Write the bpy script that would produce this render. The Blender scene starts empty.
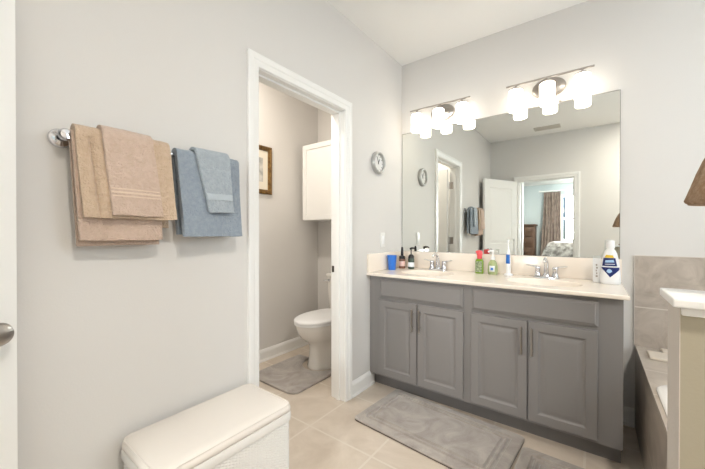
import bpy, bmesh, math, random
from mathutils import Vector, Matrix, noise
random.seed(4)
PI = math.pi
sc = bpy.context.scene
COL = sc.collection

# ------------------------------------------------------------------ camera, world, light
cam_d = bpy.data.cameras.new('camera')
cam = bpy.data.objects.new('camera', cam_d); COL.objects.link(cam)
cam_d.sensor_width = 36.0
cam_d.lens = 320.28 / 705 * 36.0
cam_d.clip_start = 0.02
cam.location = (1.3893, -2.588, 1.1809)
cam.rotation_euler = (PI/2 - 0.0051, 0, 0.6457)
sc.camera = cam

w = bpy.data.worlds.new('sky'); sc.world = w; w.use_nodes = True
wn = w.node_tree.nodes; wl = w.node_tree.links
bg = wn['Background']
sky = wn.new('ShaderNodeTexSky'); sky.sky_type = 'HOSEK_WILKIE'; sky.turbidity = 3.0
sky.sun_direction = Vector((0.3, 0.5, 0.8)).normalized()
wl.new(sky.outputs[0], bg.inputs[0]); bg.inputs[1].default_value = 1.6

def area(name, loc, rot, sx, sy, power, col):
    l = bpy.data.lights.new(name, 'AREA'); l.shape = 'RECTANGLE'; l.size = sx; l.size_y = sy
    l.energy = power; l.color = col
    o = bpy.data.objects.new(name, l); COL.objects.link(o); o.location = loc; o.rotation_euler = rot
    return o
# daylight entering by the tub window (east) and by the bedroom window
area('tub_window_daylight', (3.30, -1.10, 1.75), (0, PI/2, 0), 1.0, 1.1, 28, (0.74, 0.88, 1.0))
area('bedroom_window_daylight', (1.35, -6.78, 1.55), (-PI/2, 0, PI), 1.0, 1.2, 150, (0.90, 0.97, 1.0))

sc.view_settings.view_transform = 'Standard'
sc.view_settings.look = 'None'
sc.view_settings.gamma = 1.0
sc.view_settings.use_curve_mapping = False
sc.view_settings.exposure = 0.45

# ------------------------------------------------------------------ materials
def lin(c):
    f = lambda v: v/12.92 if v <= 0.04045 else ((v+0.055)/1.055)**2.4
    return tuple(f(x/255.0) for x in c) + (1.0,)

def mat(name, rgb, rough=0.5, metal=0.0, bump=None, var=None, trans=0.0, ior=1.45, spec=0.5, sheen=0.0, coat=0.0, emit=None, alpha=None):
    """bump=(scale,strength,distance[,detail]); var=(scale, rgb2, detail) mixes a second colour by noise"""
    m = bpy.data.materials.new(name); m.use_nodes = True
    nt = m.node_tree; n = nt.nodes; l = nt.links; p = n['Principled BSDF']
    p.inputs['Base Color'].default_value = lin(rgb); p.inputs['Roughness'].default_value = rough
    p.inputs['Metallic'].default_value = metal; p.inputs['IOR'].default_value = ior
    p.inputs['Transmission Weight'].default_value = trans
    p.inputs['Specular IOR Level'].default_value = spec
    p.inputs['Sheen Weight'].default_value = sheen
    p.inputs['Coat Weight'].default_value = coat
    if emit:
        p.inputs['Emission Color'].default_value = lin(emit[0]); p.inputs['Emission Strength'].default_value = emit[1]
    tc = n.new('ShaderNodeTexCoord')
    if var:
        t = n.new('ShaderNodeTexNoise'); t.inputs['Scale'].default_value = var[0]; t.inputs['Detail'].default_value = var[2]
        l.new(tc.outputs['Object'], t.inputs['Vector'])
        r = n.new('ShaderNodeValToRGB'); r.color_ramp.elements[0].position = 0.35; r.color_ramp.elements[1].position = 0.65
        r.color_ramp.elements[0].color = lin(rgb); r.color_ramp.elements[1].color = lin(var[1])
        l.new(t.outputs['Fac'], r.inputs['Fac']); l.new(r.outputs['Color'], p.inputs['Base Color'])
    if bump:
        t = n.new('ShaderNodeTexNoise'); t.inputs['Scale'].default_value = bump[0]
        t.inputs['Detail'].default_value = bump[3] if len(bump) > 3 else 3.0
        l.new(tc.outputs['Object'], t.inputs['Vector'])
        b = n.new('ShaderNodeBump'); b.inputs['Strength'].default_value = bump[1]; b.inputs['Distance'].default_value = bump[2]
        l.new(t.outputs['Fac'], b.inputs['Height']); l.new(b.outputs['Normal'], p.inputs['Normal'])
    return m

def tile_mat(name, c1, c2, grout, tw, th, off=(0, 0, 0), rotx=False, mortar=0.004, rough=0.45, vein=2.2):
    m = bpy.data.materials.new(name); m.use_nodes = True
    nt = m.node_tree; n = nt.nodes; l = nt.links; p = n['Principled BSDF']
    p.inputs['Roughness'].default_value = rough
    g = n.new('ShaderNodeNewGeometry'); mp = n.new('ShaderNodeMapping')
    mp.inputs['Location'].default_value = off
    if rotx == 'xz': mp.inputs['Rotation'].default_value = (-PI/2, 0, 0)
    if rotx == 'yz':
        mp.inputs['Rotation'].default_value = (-PI/2, 0, -PI/2)
    l.new(g.outputs['Position'], mp.inputs['Vector'])
    br = n.new('ShaderNodeTexBrick'); br.offset = 0.0; br.squash = 1.0
    br.inputs['Scale'].default_value = 1.0; br.inputs['Mortar Size'].default_value = mortar
    br.inputs['Mortar Smooth'].default_value = 0.1
    br.inputs['Brick Width'].default_value = tw; br.inputs['Row Height'].default_value = th
    l.new(mp.outputs['Vector'], br.inputs['Vector'])
    t = n.new('ShaderNodeTexNoise'); t.inputs['Scale'].default_value = vein; t.inputs['Detail'].default_value = 8.0
    t.inputs['Roughness'].default_value = 0.62; t.inputs['Distortion'].default_value = 1.2
    l.new(g.outputs['Position'], t.inputs['Vector'])
    r = n.new('ShaderNodeValToRGB'); r.color_ramp.elements[0].position = 0.32; r.color_ramp.elements[1].position = 0.68
    r.color_ramp.elements[0].color = lin(c1); r.color_ramp.elements[1].color = lin(c2)
    l.new(t.outputs['Fac'], r.inputs['Fac'])
    l.new(r.outputs['Color'], br.inputs['Color1']); l.new(r.outputs['Color'], br.inputs['Color2'])
    br.inputs['Mortar'].default_value = lin(grout)
    l.new(br.outputs['Color'], p.inputs['Base Color'])
    b = n.new('ShaderNodeBump'); b.inputs['Strength'].default_value = 0.35; b.inputs['Distance'].default_value = 0.002; b.invert = True
    l.new(br.outputs['Fac'], b.inputs['Height']); l.new(b.outputs['Normal'], p.inputs['Normal'])
    return m

M = {}
M['wall'] = mat('wall_paint', (221, 218, 214), 0.75, bump=(140, 0.10, 0.003), spec=0.25)
M['wall_shaded'] = mat('half_wall_shaded_tone', (176, 168, 149), 0.75, bump=(140, 0.12, 0.003), spec=0.25)  # darker, warmer colour stands for the shade on the camera side
M['wall_end_lit'] = mat('half_wall_end_lit_tone', (212, 204, 195), 0.75, bump=(160, 0.3, 0.003), spec=0.25)  # lighter colour stands for window light falling on the end
M['ceiling'] = mat('ceiling_paint', (246, 245, 242), 0.85, bump=(90, 0.10, 0.004), spec=0.2)
M['mint'] = mat('bedroom_paint', (204, 214, 215), 0.8, spec=0.2)
M['carpet'] = mat('bedroom_carpet', (170, 160, 148), 0.95, bump=(300, 0.4, 0.004))
M['trim'] = mat('trim_white', (240, 239, 236), 0.35)
M['floor'] = tile_mat('floor_tile', (212, 200, 186), (192, 178, 162), (212, 202, 189), 0.45, 0.45, (-0.005, 1.183, 0), False, 0.006, 0.42, 3.2)
M['tile_xz'] = tile_mat('tub_wall_tile', (198, 187, 175), (168, 156, 144), (212, 204, 195), 0.61, 0.312, (-1.585, -1.046, 0), 'xz', 0.004, 0.4, 9)
M['tile_apron'] = tile_mat('tub_apron_tile', (186, 174, 161), (158, 146, 134), (196, 187, 175), 0.312, 0.61, (0.45, 0, 0), 'yz', 0.004, 0.4, 5)
M['tile_deck'] = tile_mat('tub_deck_tile', (200, 188, 174), (174, 162, 149), (206, 197, 186), 0.312, 0.312, (0, 0.12, 0), False, 0.004, 0.4, 5)
M['cab'] = mat('cabinet_grey_paint', (132, 128, 126), 0.42)
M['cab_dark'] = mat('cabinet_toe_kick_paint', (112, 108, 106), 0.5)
M['counter'] = mat('cultured_marble', (243, 232, 219), 0.22, var=(6, (240, 228, 214), 4), coat=0.2)
M['chrome'] = mat('chrome', (215, 215, 218), 0.08, 1.0)
M['nickel'] = mat('brushed_nickel', (176, 170, 164), 0.28, 1.0)
M['mirror'] = mat('mirror_glass', (236, 238, 234), 0.0, 1.0)
M['mirror_edge'] = mat('mirror_dark_edge', (92, 84, 72), 0.4)
M['shade'] = mat('frosted_glass_shade', (255, 252, 246), 0.4, emit=((255, 244, 228), 3.0))
M['tan'] = mat('tan_terry', (208, 184, 160), 0.95, bump=(170, 1.0, 0.006, 3), var=(60, (200, 175, 150), 4), sheen=0.3, spec=0.1)
M['tan2'] = mat('tan_terry_pinkish', (208, 184, 168), 0.95, bump=(170, 1.0, 0.006, 3), var=(60, (200, 176, 158), 4), sheen=0.3, spec=0.1)
M['tan_band'] = mat('tan_terry_woven_band', (222, 200, 181), 0.8, bump=(200, 0.2, 0.002), spec=0.15)
M['blue'] = mat('blue_grey_terry', (154, 164, 174), 0.95, bump=(170, 1.0, 0.006, 3), var=(60, (143, 154, 166), 4), sheen=0.3, spec=0.1)
M['blue2'] = mat('pale_blue_grey_terry', (172, 180, 186), 0.95, bump=(170, 1.0, 0.006, 3), var=(60, (160, 169, 177), 4), sheen=0.3, spec=0.1)
M['blue_band'] = mat('blue_grey_woven_band', (176, 184, 190), 0.8, spec=0.15)
M['porcelain'] = mat('white_porcelain', (240, 236, 230), 0.12, coat=0.3)
M['acrylic'] = mat('tub_acrylic', (244, 240, 234), 0.15)
M['vent'] = mat('vent_grey_white', (196, 190, 180), 0.5)
M['dish'] = mat('cream_resin', (226, 214, 198), 0.35)
M['vinyl'] = mat('padded_cream_vinyl', (234, 227, 219), 0.5, bump=(60, 0.05, 0.002))
M['wicker'] = mat('white_wicker', (232, 229, 224), 0.55)
M['gold'] = mat('antique_gold_frame', (140, 108, 62), 0.4, 0.6, var=(40, (96, 70, 38), 3))
M['matboard'] = mat('cream_mat_board', (228, 220, 203), 0.8)
M['print'] = mat('grey_print', (160, 158, 152), 0.7, var=(18, (208, 204, 196), 4))
M['white_plastic'] = mat('white_plastic', (240, 240, 240), 0.35)
M['plate'] = mat('ivory_switch_plate', (232, 230, 226), 0.4)
M['black'] = mat('black_plastic', (24, 22, 22), 0.35)
M['blue_cup'] = mat('blue_plastic', (52, 116, 206), 0.35)
M['navy'] = mat('navy_label', (22, 40, 104), 0.35)
M['label_blue'] = mat('light_blue_print', (170, 205, 235), 0.4)
M['yellow'] = mat('yellow_label', (232, 196, 62), 0.4)
M['red'] = mat('coral_red_plastic', (236, 92, 96), 0.35)
M['green_liq'] = mat('green_soap', (142, 180, 62), 0.15, trans=0.3, coat=0.3)
M['clear_green'] = mat('pale_green_clear_plastic', (214, 226, 170), 0.1, trans=0.55)
M['green_label'] = mat('olive_green_label', (96, 108, 74), 0.45, var=(60, (168, 178, 146), 2))
M['white_label'] = mat('white_label', (236, 238, 240), 0.4)
M['pink'] = mat('pale_pink_plastic', (232, 196, 186), 0.3)
M['amber'] = mat('amber_bottle', (150, 108, 88), 0.15, trans=0.3)
M['dark_green'] = mat('dark_green_bottle', (78, 92, 78), 0.15, trans=0.2)
M['brush_blue'] = mat('toothbrush_blue', (40, 110, 196), 0.35)
M['straw'] = mat('brown_woven_fibre', (180, 152, 126), 0.85, bump=(260, 0.9, 0.006), var=(90, (156, 124, 94), 3))
M['curtain'] = mat('taupe_curtain', (150, 134, 122), 0.8, var=(9, (122, 106, 95), 2), sheen=0.2)
M['wood'] = mat('brown_wood', (104, 78, 60), 0.45, var=(5, (82, 60, 46), 6))
M['bedding'] = mat('patterned_grey_bedding', (214, 210, 204), 0.9, var=(14, (132, 126, 122), 2))
M['bedsheet'] = mat('pale_blue_sheet', (206, 216, 226), 0.9)
def pane_mat(name, milky):
    m = bpy.data.materials.new(name); m.use_nodes = True
    nt = m.node_tree; n = nt.nodes; l = nt.links; n.remove(n['Principled BSDF'])
    tr = n.new('ShaderNodeBsdfTransparent'); tl_ = n.new('ShaderNodeBsdfTranslucent'); gl = n.new('ShaderNodeBsdfGlossy')
    gl.inputs['Roughness'].default_value = 0.03
    m1 = n.new('ShaderNodeMixShader'); m1.inputs[0].default_value = milky
    m2 = n.new('ShaderNodeMixShader'); m2.inputs[0].default_value = 0.06
    l.new(tr.outputs[0], m1.inputs[1]); l.new(tl_.outputs[0], m1.inputs[2])
    l.new(m1.outputs[0], m2.inputs[1]); l.new(gl.outputs[0], m2.inputs[2])
    l.new(m2.outputs[0], n['Material Output'].inputs['Surface'])
    return m
M['glass'] = pane_mat('window_glass', 0.0)
M['frosted'] = pane_mat('obscure_window_glass', 0.25)
M['blind'] = mat('white_blind', (238, 238, 236), 0.6)
M['dark_metal'] = mat('dark_bronze_metal', (96, 88, 80), 0.35, 0.9)
M['lamp_disc'] = mat('recessed_light_lens', (255, 250, 240), 0.4, emit=((255, 244, 228), 6.0))
M['clock_face'] = mat('clock_face', (236, 235, 232), 0.5)
M['clock_rim'] = mat('clock_rim_silver', (176, 175, 172), 0.35, 0.5)
M['hose'] = mat('braided_hose', (140, 138, 136), 0.35, 0.8)

def rug_mat(name, c1, c2, c3):
    m = bpy.data.materials.new(name); m.use_nodes = True
    nt = m.node_tree; n = nt.nodes; l = nt.links; p = n['Principled BSDF']
    p.inputs['Roughness'].default_value = 0.95; p.inputs['Sheen Weight'].default_value = 0.4; p.inputs['Specular IOR Level'].default_value = 0.1
    tc = n.new('ShaderNodeTexCoord'); t = n.new('ShaderNodeTexNoise')
    t.inputs['Scale'].default_value = 5.0; t.inputs['Detail'].default_value = 6; t.inputs['Roughness'].default_value = 0.6; t.inputs['Distortion'].default_value = 1.6
    l.new(tc.outputs['Object'], t.inputs['Vector'])
    r = n.new('ShaderNodeValToRGB'); e = r.color_ramp.elements
    e[0].position = 0.34; e[0].color = lin(c1); e[1].position = 0.66; e[1].color = lin(c3)
    k = e.new(0.5); k.color = lin(c2)
    l.new(t.outputs['Fac'], r.inputs['Fac']); l.new(r.outputs['Color'], p.inputs['Base Color'])
    t2 = n.new('ShaderNodeTexNoise'); t2.inputs['Scale'].default_value = 350; l.new(tc.outputs['Object'], t2.inputs['Vector'])
    b = n.new('ShaderNodeBump'); b.inputs['Strength'].default_value = 0.4; b.inputs['Distance'].default_value = 0.003
    l.new(t2.outputs['Fac'], b.inputs['Height']); l.new(b.outputs['Normal'], p.inputs['Normal'])
    return m
M['rug'] = rug_mat('grey_velvet_rug', (146, 138, 131), (162, 154, 147), (176, 168, 160))
M['rug_edge'] = mat('rug_backing_shade', (92, 80, 70), 0.9)  # dark tone stands for the shadow along the rug's edge

# ------------------------------------------------------------------ mesh helpers
class B:
    def __init__(s): s.bm = bmesh.new()
    def box(s, x0, x1, y0, y1, z0, z1, bev=0.0, seg=2):
        t = bmesh.new()
        bmesh.ops.create_cube(t, size=1.0)
        for v in t.verts:
            v.co = Vector(((x0+x1)/2 + v.co.x*(x1-x0), (y0+y1)/2 + v.co.y*(y1-y0), (z0+z1)/2 + v.co.z*(z1-z0)))
        if bev > 0:
            bmesh.ops.bevel(t, geom=list(t.edges), offset=bev, segments=seg, profile=0.5, affect='EDGES')
        s._merge(t); return s
    def _merge(s, t):
        mp = {}
        for v in t.verts: mp[v] = s.bm.verts.new(v.co)
        for f in t.faces:
            try: s.bm.faces.new([mp[v] for v in f.verts])
            except ValueError: pass
        t.free()
    def loft(s, rings, cap0=True, cap1=True, closed=True):
        vr = [[s.bm.verts.new(p) for p in r] for r in rings]
        for a, b in zip(vr[:-1], vr[1:]):
            n = len(a)
            for i in range(n if closed else n-1):
                j = (i+1) % n
                s.bm.faces.new((a[i], a[j], b[j], b[i]))
        if cap0: s.bm.faces.new(list(reversed(vr[0])))
        if cap1: s.bm.faces.new(vr[-1])
        return s
    def lathe(s, prof, c=(0, 0, 0), seg=32, axis='z', sx=1.0, sy=1.0):
        rings = []
        for r, h in prof:
            ring = []
            for i in range(seg):
                a = 2*PI*i/seg; u, v = r*math.cos(a)*sx, r*math.sin(a)*sy
                if axis == 'z': p = (c[0]+u, c[1]+v, c[2]+h)
                elif axis == 'x': p = (c[0]+h, c[1]+u, c[2]+v)
                else: p = (c[0]+v, c[1]+h, c[2]+u)
                ring.append(p)
            rings.append(ring)
        return s.loft(rings)
    def tube(s, pts, r, seg=14):
        pts = [Vector(p) for p in pts]; rings = []
        rr = r if isinstance(r, (list, tuple)) else [r]*len(pts)
        up = None
        for i, p in enumerate(pts):
            d = (pts[min(i+1, len(pts)-1)] - pts[max(i-1, 0)]).normalized()
            if up is None: up = Vector((0, 0, 1)) if abs(d.z) < 0.9 else Vector((1, 0, 0))
            x = d.cross(up).normalized(); up = x.cross(d).normalized()
            rings.append([p + (x*math.cos(2*PI*k/seg) + up*math.sin(2*PI*k/seg))*rr[i] for k in range(seg)])
        return s.loft(rings)
    def grid(s, fn, nu, nv):
        vs = [[s.bm.verts.new(fn(i/nu, j/nv)) for j in range(nv+1)] for i in range(nu+1)]
        for i in range(nu):
            for j in range(nv):
                s.bm.faces.new((vs[i][j], vs[i+1][j], vs[i+1][j+1], vs[i][j+1]))
        return s
    def poly(s, pts):
        s.bm.faces.new([s.bm.verts.new(p) for p in pts]); return s
    def prism(s, pts, d):
        """outline pts extruded by vector d, closed solid"""
        d = Vector(d); return s.loft([[Vector(p) for p in pts], [Vector(p)+d for p in pts]])
    def xform(s, m):
        bmesh.ops.transform(s.bm, matrix=m, verts=s.bm.verts); return s

ROOT = {}
def rmat(o): return ROOT.get(o.name, Matrix.Identity(4))
def obj(name, b, m, parent=None, loc=None, smooth=True, ang=35):
    """one mesh object from a builder whose vertices are in world space"""
    bm = b.bm
    if parent is not None:
        R = rmat(parent)
    elif loc is not None:
        R = Matrix.Translation(Vector(loc))
    else:
        R = Matrix.Identity(4)
    bmesh.ops.transform(bm, matrix=R.inverted(), verts=bm.verts)
    bmesh.ops.recalc_face_normals(bm, faces=bm.faces)
    me = bpy.data.meshes.new(name); bm.to_mesh(me); bm.free()
    if smooth:
        for p in me.polygons: p.use_smooth = True
        me.set_sharp_from_angle(angle=math.radians(ang))
    me.materials.append(m)
    o = bpy.data.objects.new(name, me); COL.objects.link(o)
    if parent is not None: o.parent = parent
    elif loc is not None: o.location = loc
    ROOT[o.name] = R
    return o
def thing(name, label, cat, loc, rotz=0.0, group=None):
    o = bpy.data.objects.new(name, None); COL.objects.link(o)
    o.empty_display_size = 0.05
    o.location = loc; o.rotation_euler = (0, 0, rotz)
    ROOT[o.name] = Matrix.Translation(Vector(loc)) @ Matrix.Rotation(rotz, 4, 'Z')
    o['label'] = label; o['category'] = cat
    if group: o['group'] = group
    return o
def tag(o, label, cat, group=None):
    o['label'] = label; o['category'] = cat
    if group: o['group'] = group
    return o
def struct(name, b, m, parent=None, smooth=False):
    o = obj(name, b, m, parent, smooth=smooth)
    if parent is None: o['kind'] = 'structure'
    return o
def dup(root, loc, label, name=None):
    r = root.copy(); COL.objects.link(r); r.location = loc; r['label'] = label
    for ch in list(root.children):
        c = ch.copy(); COL.objects.link(c); c.parent = r
        for g in ch.children:
            d = g.copy(); COL.objects.link(d); d.parent = c
    return r
def rrect(x0, x1, y0, y1, r, z, n=6):
    out = []
    for cx, cy, a0 in ((x1-r, y1-r, 0), (x0+r, y1-r, PI/2), (x0+r, y0+r, PI), (x1-r, y0+r, 1.5*PI)):
        for i in range(n+1):
            a = a0 + PI/2*i/n
            out.append(Vector((cx+r*math.cos(a), cy+r*math.sin(a), z)))
    return out
def ell(cx, cy, a, b, z, n=48):
    return [Vector((cx+a*math.cos(2*PI*i/n), cy+b*math.sin(2*PI*i/n), z)) for i in range(n)]

# ------------------------------------------------------------------ setting
H = 2.69; RX = 3.15; RY = -3.12; WT = 0.115
DY0, DY1, DZ = -1.556, -0.838, 2.03              # toilet-room opening in the towel wall
TX = -1.04                                        # far wall of the toilet room
OX0, OX1, OZ = 0.43, 1.155, 2.00                  # bedroom opening in the rear wall
struct('floor', B().box(TX-0.1, RX+0.1, RY-0.12, 0.1, -0.06, 0.0), M['floor'])
struct('ceiling', B().box(TX-0.1, RX+0.1, RY-0.12, 0.1, H, H+0.06), M['ceiling'])
struct('wall_left', B().box(-WT, 0, RY, DY0-0.02, 0, H).box(-WT, 0, DY1+0.02, 0, 0, H).box(-WT, 0, DY0-0.02, DY1+0.02, DZ+0.02, H), M['wall'])
struct('wall_back', B().box(TX-0.1, RX+0.1, 0, 0.1, 0, H), M['wall'])
struct('wall_toilet_far', B().box(TX-0.1, TX, RY, 0, 0, H), M['wall'])
struct('wall_toilet_near', B().box(TX, -WT, -2.05, -1.95, 0, H), M['wall'])
struct('wall_rear', B().box(-WT, OX0-0.02, RY-0.12, RY, 0, H).box(OX1+0.02, RX+0.1, RY-0.12, RY, 0, H).box(OX0-0.02, OX1+0.02, RY-0.12, RY, OZ+0.02, H), M['wall'])
# right wall with the window over the tub
WY0, WY1, WZ0, WZ1 = -1.60, -0.60, 1.25, 2.25
struct('wall_right', B().box(RX, RX+0.1, RY, WY0, 0, H).box(RX, RX+0.1, WY1, 0, 0, H).box(RX, RX+0.1, WY0, WY1, 0, WZ0).box(RX, RX+0.1, WY0, WY1, WZ1, H), M['wall'])
wf = B()
wf.box(RX+0.02, RX+0.08, WY0, WY0+0.05, WZ0, WZ1).box(RX+0.02, RX+0.08, WY1-0.05, WY1, WZ0, WZ1)
wf.box(RX+0.02, RX+0.08, WY0+0.05, WY1-0.05, WZ0, WZ0+0.05).box(RX+0.02, RX+0.08, WY0+0.05, WY1-0.05, WZ1-0.05, WZ1)
win = struct('window_1', wf, M['trim'])
obj('pane', B().box(RX+0.045, RX+0.05, WY0+0.05, WY1-0.05, WZ0+0.05, WZ1-0.05), M['frosted'], win)

# casings -----------------------------------------------------------------
def casing_profile(wd):   # (across the width from the opening outward, thickness)
    return [(0, 0), (0, .009), (.004, .012), (wd*.45, .013), (wd*.55, .017), (wd-.006, .019), (wd, .016), (wd, 0)]
def casing_y(b, y0, y1, z, wd, x, sx):
    """casing round an opening in a wall of constant x, projecting along sx"""
    pr = casing_profile(wd)
    path = [(y0, 0, -1, 0), (y0, z, -1, 1), (y1, z, 1, 1), (y1, 0, 1, 0)]
    b.loft([[Vector((x+sx*t, py+oy*u, pz+oz*u)) for u, t in pr] for py, pz, oy, oz in path])
def casing_x(b, x0, x1, z, wd, y, sy):
    pr = casing_profile(wd)
    path = [(x0, 0, -1, 0), (x0, z, -1, 1), (x1, z, 1, 1), (x1, 0, 1, 0)]
    b.loft([[Vector((px+ox*u, y+sy*t, pz+oz*u)) for u, t in pr] for px, pz, ox, oz in path])
b = B(); casing_y(b, DY0-.002, DY1+.004, DZ+.004, .066, 0, 1); struct('trim_1', b, M['trim'])
b = B(); casing_y(b, DY0-.002, DY1+.004, DZ+.004, .066, -WT, -1); struct('trim_2', b, M['trim'])
b = B()   # jamb lining with door stop
b.box(-WT, 0, DY0-.02, DY0, 0, DZ).box(-WT, 0, DY1, DY1+.02, 0, DZ).box(-WT, 0, DY0-.02, DY1+.02, DZ, DZ+.02)
b.box(-.072, -.040, DY0, DY0+.011, 0, DZ-.011).box(-.072, -.040, DY1-.011, DY1, 0, DZ-.011).box(-.072, -.040, DY0, DY1, DZ-.011, DZ)
struct('trim_3', b, M['trim'])
b = B(); casing_x(b, OX0-.003, OX1+.003, OZ+.003, .07, RY, 1); struct('trim_4', b, M['trim'])
b = B()
b.box(OX0-.02, OX0, RY-.12, RY, 0, OZ).box(OX1, OX1+.02, RY-.12, RY, 0, OZ).box(OX0-.02, OX1+.02, RY-.12, RY, OZ, OZ+.02)
b.box(OX0, OX0+.011, RY-.075, RY-.043, 0, OZ-.011).box(OX1-.011, OX1, RY-.075, RY-.043, 0, OZ-.011).box(OX0, OX1, RY-.075, RY-.043, OZ-.011, OZ)
struct('trim_5', b, M['trim'])

# baseboards ---------------------------------------------------------------
BB = [(0, 0), (.020, 0), (.020, .012), (.013, .020), (.013, .084), (.010, .094), (.006, .104), (0, .111)]
def base_y(b, x, sx, y0, y1): b.loft([[Vector((x+sx*t, y, z)) for t, z in BB] for y in (y0, y1)])
def base_x(b, y, sy, x0, x1): b.loft([[Vector((x, y+sy*t, z)) for t, z in BB] for x in (x0, x1)])
b = B(); base_y(b, 0, 1, DY1+.070, -.478); base_y(b, 0, 1, RY, DY0-.068); struct('baseboard_left', b, M['trim'])
b = B(); base_y(b, TX, 1, -1.95, 0); base_x(b, 0, -1, TX+.02, -WT); base_y(b, -WT, -1, DY1+.070, -.02); struct('baseboard_toilet', b, M['trim'])
b = B(); base_x(b, RY, 1, OX1+.073, RX); base_x(b, RY, 1, .02, OX0-.073); struct('baseboard_rear', b, M['trim'])
b = B(); base_x(b, 0, -1, 1.511, 1.590); struct('baseboard_back', b, M['trim'])

# doors ----------------------------------------------------------------------
def door_leaf(L, Hh, T, axis_pts):
    """two-panel slab in local coords: x along the width, y thickness (0..T), z up"""
    b = B()
    def face(y, s):
        rails = [(0.11, L-0.11, 0.24, 0.86), (0.11, L-0.11, 1.0, Hh-0.12)]
        xs = [0, .11, L-.11, L]; zs = [0, .24, .86, 1.0, Hh-.12, Hh]
        for i in range(3):
            for j in range(5):
                if i == 1 and j in (1, 3):
                    x0, x1, z0, z1 = xs[i], xs[i+1], zs[j], zs[j+1]
                    rr = []
                    for ins, d in ((0, 0), (.012, .008), (.03, .008), (.055, .003), (.06, .003)):
                        rr.append([Vector((x0+ins, y-s*d, z0+ins)), Vector((x1-ins, y-s*d, z0+ins)), Vector((x1-ins, y-s*d, z1-ins)), Vector((x0+ins, y-s*d, z1-ins))])
                    b.loft(rr, cap0=False)
                else:
                    b.poly([(xs[i], y, zs[j]), (xs[i+1], y, zs[j]), (xs[i+1], y, zs[j+1]), (xs[i], y, zs[j+1])])
    face(T, 1); face(0, -1)
    for z in (0, Hh): b.poly([(0, 0, z), (L, 0, z), (L, T, z), (0, T, z)])
    for x in (0, L): b.poly([(x, 0, 0), (x, T, 0), (x, T, Hh), (x, 0, Hh)])
    bmesh.ops.remove_doubles(b.bm, verts=b.bm.verts, dist=.0005)
    return b
def knob_set(parent, R, L, T, z):
    for s, y in ((-1, 0), (1, T)):
        k = B().lathe([(.0, 0), (.033, 0), (.033, .004), (.028, .009), (.012, .011), (.011, .028), (.020, .033), (.029, .043), (.031, .053), (.026, .063), (.012, .068), (0.0, .0685)], (0, 0, 0), 24, 'y')
        if s < 0: k.xform(Matrix.Rotation(PI, 4, 'Z'))
        k.xform(R @ Matrix.Translation((L-.072, y, z)))
        obj('knob', k, M['nickel'], parent)
# entry door swung open against the towel wall: hinge at the bedroom opening
hx, hy = OX0-.055, RY+.012
ex, ey = 0.045, -2.432
Ld = .73; a = math.atan2(ey-hy, ex-hx)
R1 = Matrix.Translation((hx, hy, .012)) @ Matrix.Rotation(a, 4, 'Z')
d1 = struct('door_1', door_leaf(Ld, 1.985, .035, None).xform(R1 @ Matrix.Translation((0, -.035, 0))), M['trim'])
knob_set(d1, R1 @ Matrix.Translation((0, -.035, 0)), Ld, .035, .905)
# toilet-room door swung inward, hinged on the jamb away from the vanity
R2 = Matrix.Translation((-WT-.022, DY0+.006, .012)) @ Matrix.Rotation(PI+.10, 4, 'Z')
d2 = struct('door_2', door_leaf(.70, 2.0, .035, None).xform(R2 @ Matrix.Translation((0, -.04, 0))), M['trim'])
knob_set(d2, R2 @ Matrix.Translation((0, -.04, 0)), .70, .035, .9)
for z in (.28, 1.08, 1.80):
    obj('hinge', B().box(-WT-.02, -.078, DY0-.001, DY0+.004, z-.045, z+.045).tube([(-WT-.012, DY0+.009, z-.047), (-WT-.012, DY0+.009, z+.047)], .006, 10), M['nickel'], d2)
sp = obj('strike_plate', B().box(-.113, -.094, DY1-.0025, DY1+.001, .90, .945, .001), M['dark_metal']); 
tag(sp, 'small dark strike plate set in the white door jamb beside the toilet', 'strike plate')

# ------------------------------------------------------------------ bedroom beyond the rear wall (seen in the mirror)
BX0, BX1, BY0, BY1, BH = -0.75, 3.4, -6.62, RY-.12, 2.46
struct('floor_bedroom', B().box(BX0-.1, BX1+.1, BY0-.1, BY1, -.06, 0), M['carpet'])
struct('ceiling_bedroom', B().box(BX0-.1, BX1+.1, BY0-.1, BY1, BH, BH+.06), M['ceiling'])
struct('wall_bedroom_left', B().box(BX0-.1, BX0, BY0, BY1, 0, BH), M['mint'])
struct('wall_bedroom_right', B().box(BX1, BX1+.1, BY0, BY1, 0, BH), M['mint'])
VX0, VX1, VZ0, VZ1 = .74, 1.85, .98, 2.10
struct('wall_bedroom_back', B().box(BX0, VX0, BY0-.1, BY0, 0, BH).box(VX1, BX1, BY0-.1, BY0, 0, BH).box(VX0, VX1, BY0-.1, BY0, 0, VZ0).box(VX0, VX1, BY0-.1, BY0, VZ1, BH), M['mint'])
struct('wall_bedroom_hall', B().box(.20, .29, -4.15, BY1, 0, BH), M['trim'])
b = B().box(.17, .32, -4.24, -4.15, 0, BH)
struct('trim_6', b, M['trim'])
CR = [(0, 0), (.012, 0), (.02, .012), (.06, .065), (.075, .078), (.075, .09), (0, .09)]
b = B(); b.loft([[Vector((x, BY0+t, BH-.09+z)) for t, z in CR] for x in (BX0, BX1)]); struct('trim_7', b, M['trim'])
vf = B()
vf.box(VX0, VX0+.05, BY0-.07, BY0-.01, VZ0, VZ1).box(VX1-.05, VX1, BY0-.07, BY0-.01, VZ0, VZ1).box(VX0+.05, VX1-.05, BY0-.07, BY0-.01, VZ0, VZ0+.05).box(VX0+.05, VX1-.05, BY0-.07, BY0-.01, VZ1-.05, VZ1).box(VX0+.05, VX1-.05, BY0-.065, BY0-.02, 1.50, 1.55)
win2 = struct('window_2', vf, M['trim'])
obj('pane', B().box(VX0+.05, VX1-.05, BY0-.045, BY0-.04, VZ0+.05, VZ1-.05), M['glass'], win2)

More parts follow.
